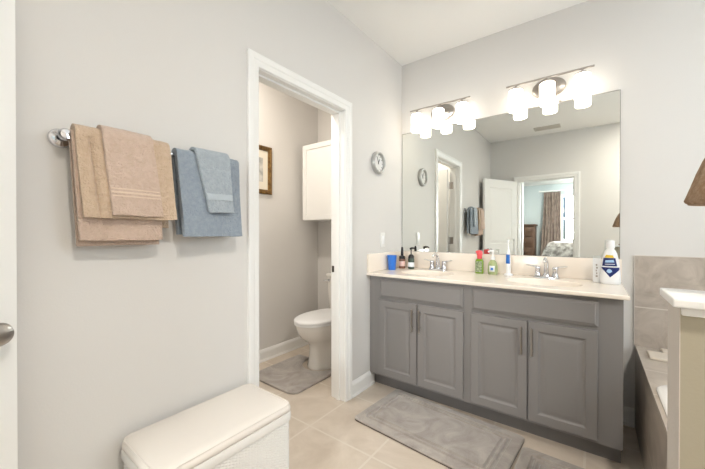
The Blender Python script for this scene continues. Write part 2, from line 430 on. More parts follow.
# curtain with its rod
ct = thing('curtain', 'floor length taupe curtain hanging beside the bedroom window, reflected in mirror', 'curtain', (.58, BY0+.14, 0))
def curt(u, v):
    z = .03 + (2.17-.03)*v
    wd = .175 + .065*(1-v)**1.5
    cx = .585 - .05*(1-v)**1.3
    x = cx + (u-.5)*2*wd
    y = BY0 + .14 + .035*math.sin(u*2*PI*6.3) * (.7+.3*(1-v)) + .01*math.sin(u*17+v*5)
    return (x, y, z)
o = obj('drape', B().grid(curt, 96, 24), M['curtain'], ct, ang=180)
sm = o.modifiers.new('thickness', 'SOLIDIFY'); sm.thickness = .006
rod = obj('curtain_rod', B().tube([(.35, BY0+.14, 2.19), (2.2, BY0+.14, 2.19)], .012).lathe([(0, -.03), (.02, -.02), (.026, 0), (.02, .02), (0, .03)], (.33, BY0+.14, 2.19), 16, 'x').box(.40, .42, BY0, BY0+.14, 2.18, 2.20).box(2.1, 2.12, BY0, BY0+.14, 2.18, 2.20), M['trim'])
tag(rod, 'white curtain rod above the bedroom window', 'curtain rod')

dr = thing('dresser', 'tall brown wooden chest of drawers by the mint bedroom wall, seen in mirror', 'dresser', (-.13, BY0+.24, 0))
obj('body', B().box(-.52, .245, BY0+.02, BY0+.44, .06, 1.355, .004).box(-.50, .225, BY0+.04, BY0+.42, 0, .06), M['wood'], dr)
obj('dresser_top', B().box(-.545, .27, BY0+.01, BY0+.47, 1.355, 1.39, .006), M['wood'], dr)
for k in range(5):
    z0 = .10 + k*.25
    d = obj('drawer', B().box(-.49, .215, BY0+.44, BY0+.455, z0, z0+.225, .005), M['wood'], dr)
    for x in (-.33, .06):
        obj('drawer_knob', B().lathe([(0, 0), (.008, 0), (.008, .012), (.017, .018), (.017, .026), (0, .03)], (x, BY0+.455, z0+.112), 14, 'y'), M['dark_metal'], d)

bd = thing('bed', 'bed with patterned grey and white bedding in the bedroom, reflected in the mirror', 'bed', (1.35, -5.3, 0))
obj('bed_base', B().box(.56, 2.15, -5.9, -4.75, .12, .45, .01), M['wood'], bd)
for x in (.60, 2.11):
    for y in (-5.86, -4.79): obj('leg', B().box(x-.03, x+.03, y-.03, y+.03, 0, .12), M['wood'], bd)
obj('mattress', B().box(.66, 2.05, -5.80, -4.84, .45, .74, .06, 4), M['bedsheet'], bd)
def comf(u, v):
    x = .50 + 1.70*u; y = -5.96 + 1.28*v
    ex = min(u, 1-u)*1.70; ey = min(v, 1-v)*1.28; e = min(ex, ey)
    t = min(1, e/.22); z = .46 + (1.0-.46)*math.sin(t*PI/2)**.8
    z += .016*noise.noise((x*4, y*4, 1.0)) * t
    return (x, y, z)
o = obj('comforter', B().grid(comf, 60, 48), M['bedding'], bd, ang=180)
o.modifiers.new('thickness', 'SOLIDIFY').thickness = .02

# ------------------------------------------------------------------ tub, tile, half wall
struct('wall_tile_back', B().box(1.585, RX, -.010, 0, .499, 1.046), M['tile_xz'])
tdk = thing('tub_deck', 'stone tiled deck and apron around the white tub beside the vanity', 'tub deck', (2.2, -.8, 0))
DX = 1.592; DZt = .499; TY0 = -1.60
TUX0, TUX1, TUY0, TUY1 = 1.655, 2.75, -1.50, -.36     # tub outline
DCX, DCY = 2.30, -.98; 
tbx0, tbx1, tby0, tby1 = 1.607, 3.02, -1.56, -.60
def deck_pts():
    return rrect(tbx0+.012, tbx1-.012, tby0+.012, tby1-.012, .10, DZt)
b = B()
b.box(DX+.001, DX+.012, TY0, -.012, 0, DZt-.004)                      # apron
obj('apron', b, M['tile_apron'], tdk)
b = B()                                                      # deck with the tub hole
inner = deck_pts(); n = len(inner); 
outer = []
x0, x1, y0, y1 = tbx0, tbx1, tby0, tby1
ccx, ccy = (tbx0+tbx1)/2, (tby0+tby1)/2
for p in inner:
    dx, dy = p.x-ccx, p.y-ccy
    cands = []
    if dx > 1e-6: cands.append((x1-ccx)/dx)
    if dx < -1e-6: cands.append((x0-ccx)/dx)
    if dy > 1e-6: cands.append((y1-ccy)/dy)
    if dy < -1e-6: cands.append((y0-ccy)/dy)
    t = min(cands); outer.append(Vector((ccx+dx*t, ccy+dy*t, DZt)))
b.loft([outer, inner], False, False)
# corner fillers
import itertools
for i in range(n):
    p, q = outer[i], outer[(i+1) % n]
    if abs(p.x-q.x) > 1e-4 and abs(p.y-q.y) > 1e-4:
        cxn = x0 if min(abs(p.x-x0), abs(q.x-x0)) < 1e-4 else x1
        cyn = y0 if min(abs(p.y-y0), abs(q.y-y0)) < 1e-4 else y1
        b.poly([p, Vector((cxn, cyn, DZt)), q])
EX0, EX1, EY0, EY1 = DX, RX-.001, TY0, -.011
for a0, a1, c0, c1 in ((EX0, x0, EY0, EY1), (x1, EX1, EY0, EY1), (x0, x1, EY0, y0), (x0, x1, y1, EY1)):
    b.poly([(a0, c0, DZt), (a1, c0, DZt), (a1, c1, DZt), (a0, c1, DZt)])
bmesh.ops.remove_doubles(b.bm, verts=b.bm.verts, dist=.0005)
o = obj('deck_top', b, M['tile_deck'], tdk, smooth=False)
tub = thing('bathtub', 'white drop-in bathtub sunk in the tiled deck behind the half wall', 'bathtub', (ccx, ccy, .08))
rings = []
for ins, z in ((.0, DZt+.001), (.0, DZt+.006), (.006, DZt+.012), (.05, DZt+.012), (.062, DZt+.004), (.075, DZt-.06), (.11, .20), (.16, .12), (.26, .09)):
    rings.append(rrect(tbx0+ins, tbx1-ins, tby0+ins, tby1-ins, max(.02, .10+ins*.6), z))
obj('basin', B().loft(rings, False, True), M['acrylic'], tub, ang=40)
obj('drain', B().lathe([(0, 0), (.03, 0), (.028, .004), (0, .005)], (2.6, ccy, .0905), 20), M['chrome'], tub)
sd = thing('soap_dish', 'cream rectangular dish lying on the tub deck near the tiled wall', 'dish', (1.70, -.18, DZt))
def dish(root, x0, x1, y0, y1, z):
    rings = [rrect(x0+i, x1-i, y0+i, y1-i, .004, z+h, 3) for i, h in ((.003, .0005), (.0, .003), (.0, .011), (.003, .014), (.012, .014), (.018, .0125), (.03, .012))]
    obj('tray', B().loft(rings), M['dish'], root)
dish(sd, 1.632, 1.79, -.250, -.120, DZt)
sd2 = thing('soap_dish', 'second cream dish close to the tiled wall, mostly behind the half wall end', 'dish', (1.79, -.07, DZt))
dish(sd2, 1.700, 1.88, -.105, -.03, DZt)

# half wall at the foot of the tub and its cap
HX0, HY0, HY1, HZ = 1.521, -1.720, -1.600, 1.040
struct('wall_half', B().box(HX0+.0015, RX, HY0, HY1-.001, 0, HZ), M['wall_shaded'])
struct('wall_half_end', B().box(HX0, HX0+.0015, HY0, HY1-.001, 0, HZ), M['wall_end_lit'])  # thin end face carrying the window-lit tone
b = B().box(HX0-.012, RX, HY0-.022, HY1+.014, HZ, HZ+.017, .003)
b.loft([[Vector((HX0-.004, y, HZ-.016)) for y in (HY0-.003, HY0-.009, HY0-.012, HY0)] , [Vector((RX, y, HZ-.016)) for y in (HY0-.003, HY0-.009, HY0-.012, HY0)]]) if False else None
b.box(HX0+.002, RX, HY0-.009, HY0, HZ-.016, HZ, .002)
struct('trim_8', b, M['trim'])

# lamp with bell-shaped woven shade on the half wall cap
lp = thing('table_lamp', 'brown woven bell shaded lamp on the white half wall cap', 'lamp', (1.638, -1.640, HZ+.017))
lx, ly, lz = 1.638, -1.640, HZ+.017
obj('lamp_base', B().lathe([(0, 0), (.05, 0), (.05, .008), (.03, .014), (.012, .03), (.010, .06), (.016, .09), (.022, .12), (.012, .14), (.008, .16), (.008, .22), (0, .22)], (lx, ly, lz), 24), M['straw'], lp)
prof = [(.0965, .186), (.0985, .190), (.094, .203), (.088, .222), (.081, .245), (.072, .270), (.060, .296), (.047, .318), (.032, .334), (.016, .343), (.006, .345)]
inn = [(r-.004 if r > .02 else .004, h-.004) for r, h in reversed(prof)]
obj('lamp_shade', B().lathe(prof + inn, (lx, ly, lz), 48), M['straw'], lp, ang=180)

# ------------------------------------------------------------------ vanity
CF = -.541       # door front plane
def vanity(x0, x1, fx, label, drawer, doors, side_to):
    t = thing('vanity_cabinet', label, 'cabinet', ((x0+x1)/2, -.27, 0), 0, 'vanity cabinet units')
    b = B().box(x0, x1, CF+.019, CF+.040, .100, .856)          # face panel, sides, floor and back: open on top for the sink
    b.box(x0, x0+.018, CF+.040, -.001, .100, .856).box(x1-.018, x1, CF+.040, -.001, .100, .856)
    b.box(x0+.018, x1-.018, CF+.040, -.001, .100, .118).box(x0+.018, x1-.018, -.012, -.001, .118, .74)
    obj('carcass', b, M['cab'], t)
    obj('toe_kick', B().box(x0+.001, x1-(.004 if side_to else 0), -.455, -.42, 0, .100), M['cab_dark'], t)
    a0, a1, b0, b1 = drawer
    def front(a0, a1, b0, b1, seq):
        rr = []
        for ins, d in seq:
            rr.append([Vector((a0+ins, CF+.019-d, b0+ins)), Vector((a1-ins, CF+.019-d, b0+ins)), Vector((a1-ins, CF+.019-d, b1-ins)), Vector((a0+ins, CF+.019-d, b1-ins))])
        return B().loft(rr)
    obj('drawer_front', front(a0, a1, b0, b1, ((0, 0), (0, .010), (.004, .013), (.010, .0145), (.016, .019), (.020, .019))), M['cab'], t, ang=12)
    for (a0, a1, b0, b1, hxx) in doors:
        d = obj('door', front(a0, a1, b0, b1, ((0, 0), (0, .015), (.003, .019), (.048, .019), (.052, .016), (.058, .0125), (.064, .0115), (.070, .0125), (.086, .0175), (.090, .018))), M['cab'], t, ang=12)
        hb = B().tube([(hxx, CF-.026, .492), (hxx, CF-.026, .648)], .0052, 12)
        for z in (.518, .622): hb.tube([(hxx, CF, z), (hxx, CF-.026, z)], .004, 10)
        obj('handle', hb, M['nickel'], d)
    return t
vanity(.003, .752, 0, 'grey vanity cabinet section against the towel wall, below the blue cup', (.100, .727, .700, .832),
       [(.094, .404, .118, .680, .378), (.410, .727, .118, .680, .433)], False)
vanity(.752, 1.508, 0, 'grey vanity cabinet section nearest the tub, below the mouthwash bottle', (.778, 1.410, .700, .832),
       [(.774, 1.088, .118, .680, 1.061), (1.094, 1.408, .118, .680, 1.114)], True)

ZC = .878; CT = .022; CX1 = 1.530; CY0 = -.566
ctp = thing('countertop', 'cream double sink countertop with backsplash on the grey vanity', 'countertop', (.765, -.28, ZC-CT))
SINKS = [(.375, -.305), (1.135, -.305)]; SA, SB = .205, .150
b = B()
N = 64
cells = [(.135, .615), (.895, 1.375)]; SANG = []
def edge_pt(cx, cy, ang, x0, x1, y0, y1):
    dx, dy = math.cos(ang), math.sin(ang); c = []
    if dx > 1e-9: c.append((x1-cx)/dx)
    if dx < -1e-9: c.append((x0-cx)/dx)
    if dy > 1e-9: c.append((y1-cy)/dy)
    if dy < -1e-9: c.append((y0-cy)/dy)
    t = min(c); return Vector((cx+dx*t, cy+dy*t, ZC))
YA, YB = CY0+.008, -.001
for (cx, cy), (xa, xb) in zip(SINKS, cells):
    angs = [2*PI*i/N for i in range(N)]
    for X in (xa, xb):
        for Y in (YA, YB): angs.append(math.atan2(Y-cy, X-cx) % (2*PI))
    angs = sorted(angs); SANG.append(angs)
    o_ = [edge_pt(cx, cy, a, xa, xb, YA, YB) for a in angs]
    i_ = [Vector((cx+SA*math.cos(a), cy+SB*math.sin(a), ZC)) for a in angs]
    b.loft([o_, i_], False, False)
for xa, xb in ((.001, .135), (.615, .895), (1.375, CX1-.008)):
    b.poly([(xa, YA, ZC), (xb, YA, ZC), (xb, YB, ZC), (xa, YB, ZC)])
# eased front and right edges, underside
ed = [(.008, 0), (.004, .001), (.001, .004), (0, .008), (0, CT-.004), (.003, CT), (.05, CT)]
b.loft([[Vector((.001, CY0+i, ZC-d)) for i, d in ed], [Vector((CX1-i, CY0+i, ZC-d)) for i, d in ed], [Vector((CX1-i, -.001, ZC-d)) for i, d in ed]], False, False, closed=False)
bmesh.ops.remove_doubles(b.bm, verts=b.bm.verts, dist=.0003)
obj('slab', b, M['counter'], ctp, smooth=False)
obj('backsplash', B().box(.021, CX1-.002, -.020, -.001, ZC, 1.018, .003), M['counter'], ctp)
obj('side_splash', B().box(.001, .020, CY0+.004, -.001, ZC, 1.018, .003), M['counter'], ctp)
for (cx, cy), angs in zip(SINKS, SANG):
    rr = []
    for k, z in ((1.0, 0), (.985, -.0012), (.96, -.005), (.92, -.014), (.86, -.032), (.77, -.062), (.62, -.092), (.40, -.108), (.13, -.113)):
        rr.append([Vector((cx+SA*k*math.cos(a), cy+SB*k*math.sin(a), ZC+z)) for a in angs])
    s = obj('sink_basin', B().loft(rr, False, True), M['counter'], ctp, ang=180)
    obj('drain', B().lathe([(0, .0), (.022, 0), (.022, .003), (.016, .004), (.014, .001), (0, .001)], (cx, cy, ZC-.113), 24), M['chrome'], s)

def faucet(x, y, label):
    t = thing('faucet', label, 'faucet', (x, y, ZC), 0, 'chrome faucets')
    rr = [rrect(x-.078+i, x+.078-i, y-.026+i, y+.026-i, .024-i*.5, ZC+h, 8) for i, h in ((0, 0), (0, .006), (.003, .011), (.010, .014))]
    obj('base_plate', B().loft(rr), M['chrome'], t)
    sp = [(x, y, ZC+.012)]
    pts = [(x, y, ZC+.012), (x, y, ZC+.06), (x, y-.006, ZC+.095)]
    for i in range(1, 11):
        a = PI*.86*i/10
        pts.append((x, y-.006-.052*(1-math.cos(a)), ZC+.095+.036*math.sin(a)))
    obj('spout', B().tube(pts, [.017, .014, .0125]+[.0125-.0003*i for i in range(10)], 16).lathe([(0, 0), (.022, 0), (.021, .008), (.017, .016), (0, .016)], (x, y, ZC+.011), 24), M['chrome'], t)
    obj('lift_rod', B().tube([(x, y+.020, ZC+.012), (x, y+.020, ZC+.085)], .0025, 8).lathe([(0, 0), (.006, .003), (.006, .009), (0, .012)], (x, y+.020, ZC+.085), 12), M['chrome'], t)
    for s in (-1, 1):
        hx = x + s*.051
        h = obj('handle', B().lathe([(0, 0), (.020, 0), (.0205, .006), (.0165, .014), (.0145, .03), (.0165, .048), (.017, .056), (.013, .064), (0, .066)], (hx, y, ZC+.012), 24), M['chrome'], t)
        L = B().loft([[Vector((hx+s*d, y+wy*c-.004*d/.07, ZC+.068+dz+wz*sn)) for c, sn in ((1, 0), (.7, .7), (0, 1), (-.7, .7), (-1, 0), (-.7, -.7), (0, -1), (.7, -.7))]
                       for d, wy, wz, dz in ((-.012, .008, .004, .002), (.0, .011, .006, .004), (.03, .010, .005, .008), (.058, .008, .0045, .013), (.068, .004, .003, .014))])
        obj('lever', L, M['chrome'], h)
    return t
faucet(.375, -.085, 'chrome two handle faucet at the sink beside the blue cup')
faucet(1.135, -.085, 'chrome two handle faucet at the sink beside the mouthwash')

# mirror ---------------------------------------------------------------------
mr = thing('mirror', 'large frameless wall mirror above the double vanity', 'mirror', (.765, 0, 1.02))
obj('glass', B().box(.007, 1.517, -.0065, -.0055, 1.0205, 2.065), M['mirror'], mr, smooth=False)
obj('edge', B().box(.004, 1.519, -.0055, -.0005, 1.0195, 2.068), M['mirror_edge'], mr, smooth=False)
for x in (.35, 1.2): obj('clip', B().box(x-.012, x+.012, -.010, -.0005, 2.056, 2.078, .002), M['nickel'], mr)

# vanity lights ----------------------------------------------------------------
def vanity_light(xc, label):
    t = thing('vanity_light', label, 'light', (xc, 0, 2.178), 0, 'vanity lights above the mirror')
    yb = -.094; zb = 2.219
    rr = []
    for k, y in ((1, 0), (1, -.010), (.97, -.016), (.80, -.022), (.5, -.026)):
        rr.append([Vector((xc+.100*k*math.cos(2*PI*i/40), y-.0005, 2.180+.068*k*math.sin(2*PI*i/40))) for i in range(40)])
    obj('backplate', B().loft(rr), M['nickel'], t)
    obj('arm', B().tube([(xc, -.02, 2.185), (xc, -.06, 2.19), (xc, -.085, 2.205), (xc, yb, zb)], .009, 12), M['nickel'], t)
    obj('bar', B().tube([(xc-.252, yb, zb), (xc+.252, yb, zb)], .0065, 14), M['nickel'], t)
    for dx in (-.190, 0, .190):
        x = xc+dx
        so = B().tube([(x, yb, zb), (x, yb, 2.186)], .0065, 12).lathe([(0, 0), (.024, 0), (.026, -.006), (.026, -.014), (0, -.014)], (x, yb, 2.196), 24)
        s = obj('socket', so, M['nickel'], t)
        pr = [(.018, .148), (.038, .146), (.0445, .140), (.0465, .132), (.0465, .007), (.045, .001), (.042, 0), (.040, .004), (.040, .130), (.018, .138)]
        obj('shade', B().lathe(pr, (x, yb, 2.036), 40), M['shade'], s)
    return t
vanity_light(.382, 'three shade nickel vanity light over the sink beside the towel wall')
vanity_light(1.138, 'three shade nickel vanity light over the sink near the tub')

# ------------------------------------------------------------------ wall things
ck = thing('wall_clock', 'small round pale wall clock between the doorway and the mirror', 'clock', (0, -.421, 1.738))
cy_, cz_ = -.421, 1.738
obj('rim', B().lathe([(.086, 0), (.089, .004), (.089, .022), (.085, .030), (.078, .033), (.071, .030), (.068, .022), (.068, .006), (.068, 0)], (.001, cy_, cz_), 48, 'x'), M['clock_rim'], ck)
fc = obj('clock_face', B().lathe([(0, .006), (.069, .006), (.069, .012), (0, .012)], (.001, cy_, cz_), 48, 'x'), M['clock_face'], ck)
for i in range(12):
    tk = B()
    a = 2*PI*i/12
    q = B().box(-.0005, .0005, -.002, .002, .054, .066); q.xform(Matrix.Translation((.0138, cy_, cz_)) @ Matrix.Rotation(a, 4, 'X')); tk._merge(q.bm)
    obj('hour_mark', tk, M['dark_metal'], fc)
for nm, L, a, wd in (('hour_hand', .034, .45, .0035), ('minute_hand', .052, -.42, .0025)):
    h = B().box(-.0006, .0006, -wd, wd, -.010, L); h.xform(Matrix.Translation((.0165, cy_, cz_)) @ Matrix.Rotation(-a, 4, 'X')); obj(nm, h, M['black'], fc)

sw = thing('light_switch', 'ivory light switch plate on the wall above the side splash', 'switch', (0, -.337, 1.123))
obj('plate', B().box(.0005, .006, -.373, -.301, 1.063, 1.183, .002), M['plate'], sw)
obj('rocker', B().box(.006, .009, -.354, -.320, 1.090, 1.156, .0015), M['white_plastic'], sw)

# towel bar and towels -----------------------------------------------------------
XB, ZB = .075, 1.487
tb = thing('towel_bar', 'silver towel bar with round posts on the wall beside the doorway', 'towel bar', (0, -2.0, ZB))
for y in (-2.328, -1.765):
    obj('post', B().lathe([(0, .0005), (.030, .0005), (.031, .006), (.027, .012), (.017, .015), (.011, .020), (.0095, .045), (.012, .054), (.017, .062), (.019, .072), (.0185, .080), (.014, .087), (0, .089)], (0, y, ZB), 28, 'x'), M['chrome'], tb)
obj('bar', B().tube([(XB, -2.328, ZB), (XB, -1.765, ZB)], .008, 16), M['chrome'], tb)

def drape(name, label, m, y0, y1, zf, zb, r, thick, seed, skew=0.0, taper=0.0, group=None, band=None, bandm=None, wave=.006, flare=.012, crease=None):
    """towel folded over the bar: from the front hem up, over, and down behind"""
    zt = ZB
    def sec(s):
        Lf = zt-zf; La = PI*r; Lb = zt-zb; T = Lf+La+Lb; d = s*T
        if d < Lf: return XB+r, zf+d, 1-d/Lf, 0
        if d < Lf+La:
            a = (d-Lf)/r; return XB+r*math.cos(a), zt+r*math.sin(a), 0, 1
        return XB-r, zt-(d-Lf-La), (d-Lf-La)/Lb, 2
    def fn(u, s):
        x, z, h, side = sec(s)
        y = y0+(y1-y0)*u
        y += skew*h + taper*h*(u-.5)*2
        n1 = noise.noise((y*9+seed, z*2.0, seed)); n2 = noise.noise((y*28+seed, z*9, seed+3))
        if side == 0:
            x += flare*h + wave*2.4*n1*(.25+h) + .002*n2
            if crease: x -= crease[1]*math.exp(-((u-crease[0]-.03*h)/.035)**2)*min(1, h*6+.3)
        elif side == 2: x = max(.012+thick, x - min(.0, 0)) + .003*n1*h
        else: x += .0; z += .0025*n1
        if side == 0 and h > .9: z += .006*noise.noise((y*11, seed, 2.0))
        z += .004*noise.noise((y*6, seed, 5.0))
        fz = (.0016*noise.noise((y*95+seed, s*75, seed)) + .0010*noise.noise((y*230, s*190, seed)))*min(1, u*14, (1-u)*14, s*30)
        if side == 0: x += fz
        elif side == 1: z += fz
        return Vector((x, y, z))
    ymid = (y0+y1)/2
    o = obj(name, B().grid(fn, 80, 200), m, None, (XB, ymid, ZB), ang=180)
    md = o.modifiers.new('thickness', 'SOLIDIFY'); md.thickness = thick; md.offset = 0
    bv = o.modifiers.new('round', 'BEVEL'); bv.width = thick*.42; bv.segments = 3; bv.limit_method = 'ANGLE'; bv.angle_limit = math.radians(60)
    tx = bpy.data.textures.get('terry') or bpy.data.textures.new('terry', 'CLOUDS'); tx.noise_scale = .012
    tag(o, label, 'towel', group)
    if band:
        Lf = zt-zf; T = Lf+PI*r+zt-zb
        for k, (h0, h1) in enumerate(band):
            s0, s1 = (h0)/T, (h1)/T
            bb = B().grid(lambda u, v: fn(.012+.976*u, s0+(s1-s0)*v) + Vector((thick*.5+.0015, 0, 0)), 44, 4)
            q = obj('woven_band', bb, bandm, None, (XB, ymid, ZB), ang=180); q.parent = o; q.location = (0, 0, 0)
            q.modifiers.new('thickness', 'SOLIDIFY').thickness = .0015
    return o
g1 = 'tan towels on the bar'; g2 = 'blue grey towels on the bar'
drape('towel', 'large tan bath towel hanging lowest at the bottom of the tan towels', M['tan2'], -2.318, -2.062, 1.156, 1.138, .013, .010, 3.1, .012, -.006, g1, flare=.006)
drape('towel', 'folded tan bath towel under the tan hand towel with its edge showing', M['tan'], -2.312, -2.036, 1.228, 1.20, .028, .020, 7.7, .018, 0, g1, flare=.012, crease=(.13, .014))
drape('towel', 'tan hand towel with woven bands draped on top of the other tan towels', M['tan2'], -2.246, -2.098, 1.240, 1.30, .046, .013, 5.2, .026, .004, g1,
      band=[(.062, .066), (.073, .079), (.086, .090)], bandm=M['tan_band'], flare=.014)
drape('towel', 'blue grey bath towel hanging beside the tan towels', M['blue'], -2.006, -1.735, 1.165, 1.175, .018, .020, 11.3, .016, -.004, g2, flare=.010)
drape('towel', 'small pale blue grey washcloth draped over the blue bath towel', M['blue2'], -1.936, -1.792, 1.266, 1.30, .040, .013, 15.9, .030, -.018, g2,
      band=[(.050, .078)], bandm=M['blue_band'], flare=.012)

# ------------------------------------------------------------------ hamper
HXa, HXb, HYa, HYb = .028, .345, -2.176, -1.632
hp = thing('laundry_hamper', 'white wicker laundry hamper with padded cream lid by the doorway', 'hamper', ((HXa+HXb)/2, (HYa+HYb)/2, 0))
def perim(n, x0, x1, y0, y1, r):
    segs = []; base = rrect(x0, x1, y0, y1, r, 0, 8); base.append(base[0].copy())
    L = [0]
    for p, q in zip(base[:-1], base[1:]): L.append(L[-1]+(q-p).length)
    out = []; k = 0
    for i in range(n):
        d = L[-1]*i/n
        while L[k+1] < d: k += 1
        t = (d-L[k])/max(1e-9, L[k+1]-L[k]); p = base[k].lerp(base[k+1], t)
        tg = (base[k+1]-base[k]).normalized()
        out.append((p, Vector((tg.y, -tg.x, 0))))
    return out
NP = 840; pr = perim(NP, HXa+.008, HXb-.008, HYa+.008, HYb-.008, .022)
rings = []
NR = 200
for j in range(NR+1):
    z = .012 + (.372-.012)*j/NR
    row = j*PI/3.0
    ring = []
    for i, (p, nr) in enumerate(pr):
        d = .0036*math.sin(i*2*PI/14 + PI*(int(j/3) % 2))*abs(math.sin(row)) + .001*abs(math.sin(row))
        ring.append(p + nr*d + Vector((0, 0, z)))
    rings.append(ring)
obj('basket', B().loft(rings), M['wicker'], hp, ang=180)
obj('rail', B().loft([rrect(HXa+i, HXb-i, HYa+i, HYb-i, .024, z, 6) for i, z in ((.006, .368), (.001, .372), (.0, .378), (.0, .402), (.002, .406), (.006, .408))]), M['wicker'], hp)
rr = []
for i, z in ((.004, .4085), (.000, .412), (-.001, .424), (.002, .434), (.008, .441), (.018, .4455), (.04, .4475), (.08, .449), (.12, .4495)):
    rr.append(rrect(HXa+i, HXb-i, HYa+i, HYb-i, max(.012, .030-i*.1), z, 8))
ld = obj('padded_lid', B().loft(rr), M['vinyl'], hp, ang=60)
pp = [p + Vector((0, 0, .4405)) for p, nn in perim(80, HXa+.005, HXb-.005, HYa+.005, HYb-.005, .028)]
obj('piping', B().tube(pp+[pp[0]], .0028, 8), M['vinyl'], ld)
for x in (HXa+.03, HXb-.03):
    for y in (HYa+.03, HYb-.03): obj('foot', B().box(x-.015, x+.015, y-.015, y+.015, 0, .014), M['wicker'], hp)

# ------------------------------------------------------------------ toilet room
TXC = -.56
tl = thing('toilet', 'white toilet with closed lid seen through the doorway', 'toilet', (TXC, -.4, 0))
def egg(z, a, yb, yf, n=48, p=2.0):
    """ring: half width a, back at yb, front at yf (more negative)"""
    ym = yb + (yf-yb)*.48; out = []
    for i in range(n):
        t = 2*PI*i/n; c, s = math.cos(t), math.sin(t)
        if s >= 0: out.append(Vector((TXC + a*math.copysign(abs(c)**(.75), c), ym + (yb-ym)*abs(s)**(.75), z)))
        else: out.append(Vector((TXC + a*c, ym + (yf-ym)*abs(s), z)))
    return out
rr = [egg(z, a, yb, yf) for z, a, yb, yf in ((0, .146, -.10, -.600), (.012, .148, -.10, -.603), (.03, .142, -.10, -.597), (.10, .130, -.10, -.588), (.17, .124, -.10, -.586), (.215, .128, -.10, -.598), (.25, .148, -.10, -.640), (.29, .168, -.10, -.690), (.33, .178, -.10, -.718), (.365, .183, -.10, -.731), (.392, .184, -.10, -.735), (.398, .180, -.10, -.731))]
obj('bowl', B().loft(rr), M['porcelain'], tl, ang=60)
rr = [egg(z, a, -.235, yf) for z, a, yf in ((.399, .180, -.735), (.401, .186, -.742), (.414, .186, -.742), (.418, .183, -.738))]
obj('seat', B().loft(rr), M['white_plastic'], tl, ang=50)
rr = [egg(z, a, -.225, yf) for z, a, yf in ((.4195, .180, -.735), (.422, .187, -.745), (.434, .187, -.745), (.444, .178, -.735), (.450, .150, -.700), (.453, .09, -.60))]
obj('lid', B().loft(rr), M['white_plastic'], tl, ang=50)
rr = [rrect(TXC-w_, TXC+w_, y_, -.012, .03, z, 6) for w_, y_, z in ((.15, -.17, .392), (.165, -.185, .41), (.172, -.195, .55), (.178, -.205, .745))]
obj('tank', B().loft(rr), M['porcelain'], tl, ang=50)
rr = [rrect(TXC-.186+i, TXC+.186-i, -.214+i, -.008, .03, z, 6) for i, z in ((.004, .746), (0, .750), (0, .772), (.006, .780), (.02, .783))]
obj('tank_lid', B().loft(rr), M['porcelain'], tl, ang=50)
obj('flush_handle', B().lathe([(0, 0), (.013, 0), (.013, -.010), (0, -.012)], (TXC-.135, -.203, .715), 16, 'y').tube([(TXC-.135, -.215, .715), (TXC-.165, -.222, .712), (TXC-.19, -.224, .706)], [.006, .006, .008], 10), M['chrome'], tl)
vl = thing('supply_valve', 'small chrome water valve and hose on the wall behind the toilet', 'valve', (-.78, -.02, .17))
obj('valve', B().lathe([(0, -.001), (.028, -.001), (.026, -.006), (.008, -.008), (.008, -.045), (.014, -.047), (.014, -.075), (0, -.078)], (-.78, 0, .17), 18, 'y'), M['chrome'], vl)
obj('hose', B().tube([(-.78, -.06, .18), (-.79, -.062, .26), (-.785, -.062, .33), (-.765, -.062, .38), (-.737, -.062, .415)], .006, 10), M['hose'], vl)

wc = thing('wall_cabinet', 'white shaker wall cabinet hung above the toilet', 'cabinet', (-.655, -.15, 1.30))
CXa, CXb, CZa, CZb, CYf = -.965, -.345, 1.305, 2.06, -.305
obj('body', B().box(CXa, CXb, CYf+.02, -.001, CZa, CZb, .002), M['trim'], wc)
mid = (CXa+CXb)/2
for a0, a1, kx in ((CXa+.002, CXb-.002, CXb-.03),):
    rr = []
    for ins, d in ((0, 0), (0, .017), (.002, .019), (.048, .019), (.050, .010), (.056, .010)):
        rr.append([Vector((a0+ins, CYf+.019-d, CZa+.003+ins)), Vector((a1-ins, CYf+.019-d, CZa+.003+ins)), Vector((a1-ins, CYf+.019-d, CZb-.003-ins)), Vector((a0+ins, CYf+.019-d, CZb-.003-ins))])
    d = obj('door', B().loft(rr), M['trim'], wc, ang=12)
    obj('knob', B().lathe([(0, 0), (.006, 0), (.006, -.012), (.013, -.018), (.012, -.025), (0, -.028)], (kx, CYf, CZa+.06), 16, 'y'), M['nickel'], d)

pf = thing('picture_frame', 'antique gold framed print on the far wall of the toilet room', 'picture', (TX, -.80, 1.757))
Y0, Y1, Z0, Z1 = -.965, -.640, 1.538, 1.977
rr = []
for ins, d in ((0, .001), (0, .016), (.006, .022), (.016, .024), (.024, .018), (.034, .015), (.040, .009), (.042, .004)):
    rr.append([Vector((TX+d, Y0+ins, Z0+ins)), Vector((TX+d, Y1-ins, Z0+ins)), Vector((TX+d, Y1-ins, Z1-ins)), Vector((TX+d, Y0+ins, Z1-ins))])
obj('frame', B().loft(rr, True, False), M['gold'], pf, ang=15)
obj('mat_board', B().box(TX+.001, TX+.005, Y0+.041, Y1-.041, Z0+.041, Z1-.041), M['matboard'], pf)
obj('print', B().box(TX+.005, TX+.006, Y0+.095, Y1-.095, Z0+.11, Z1-.11), M['print'], pf)

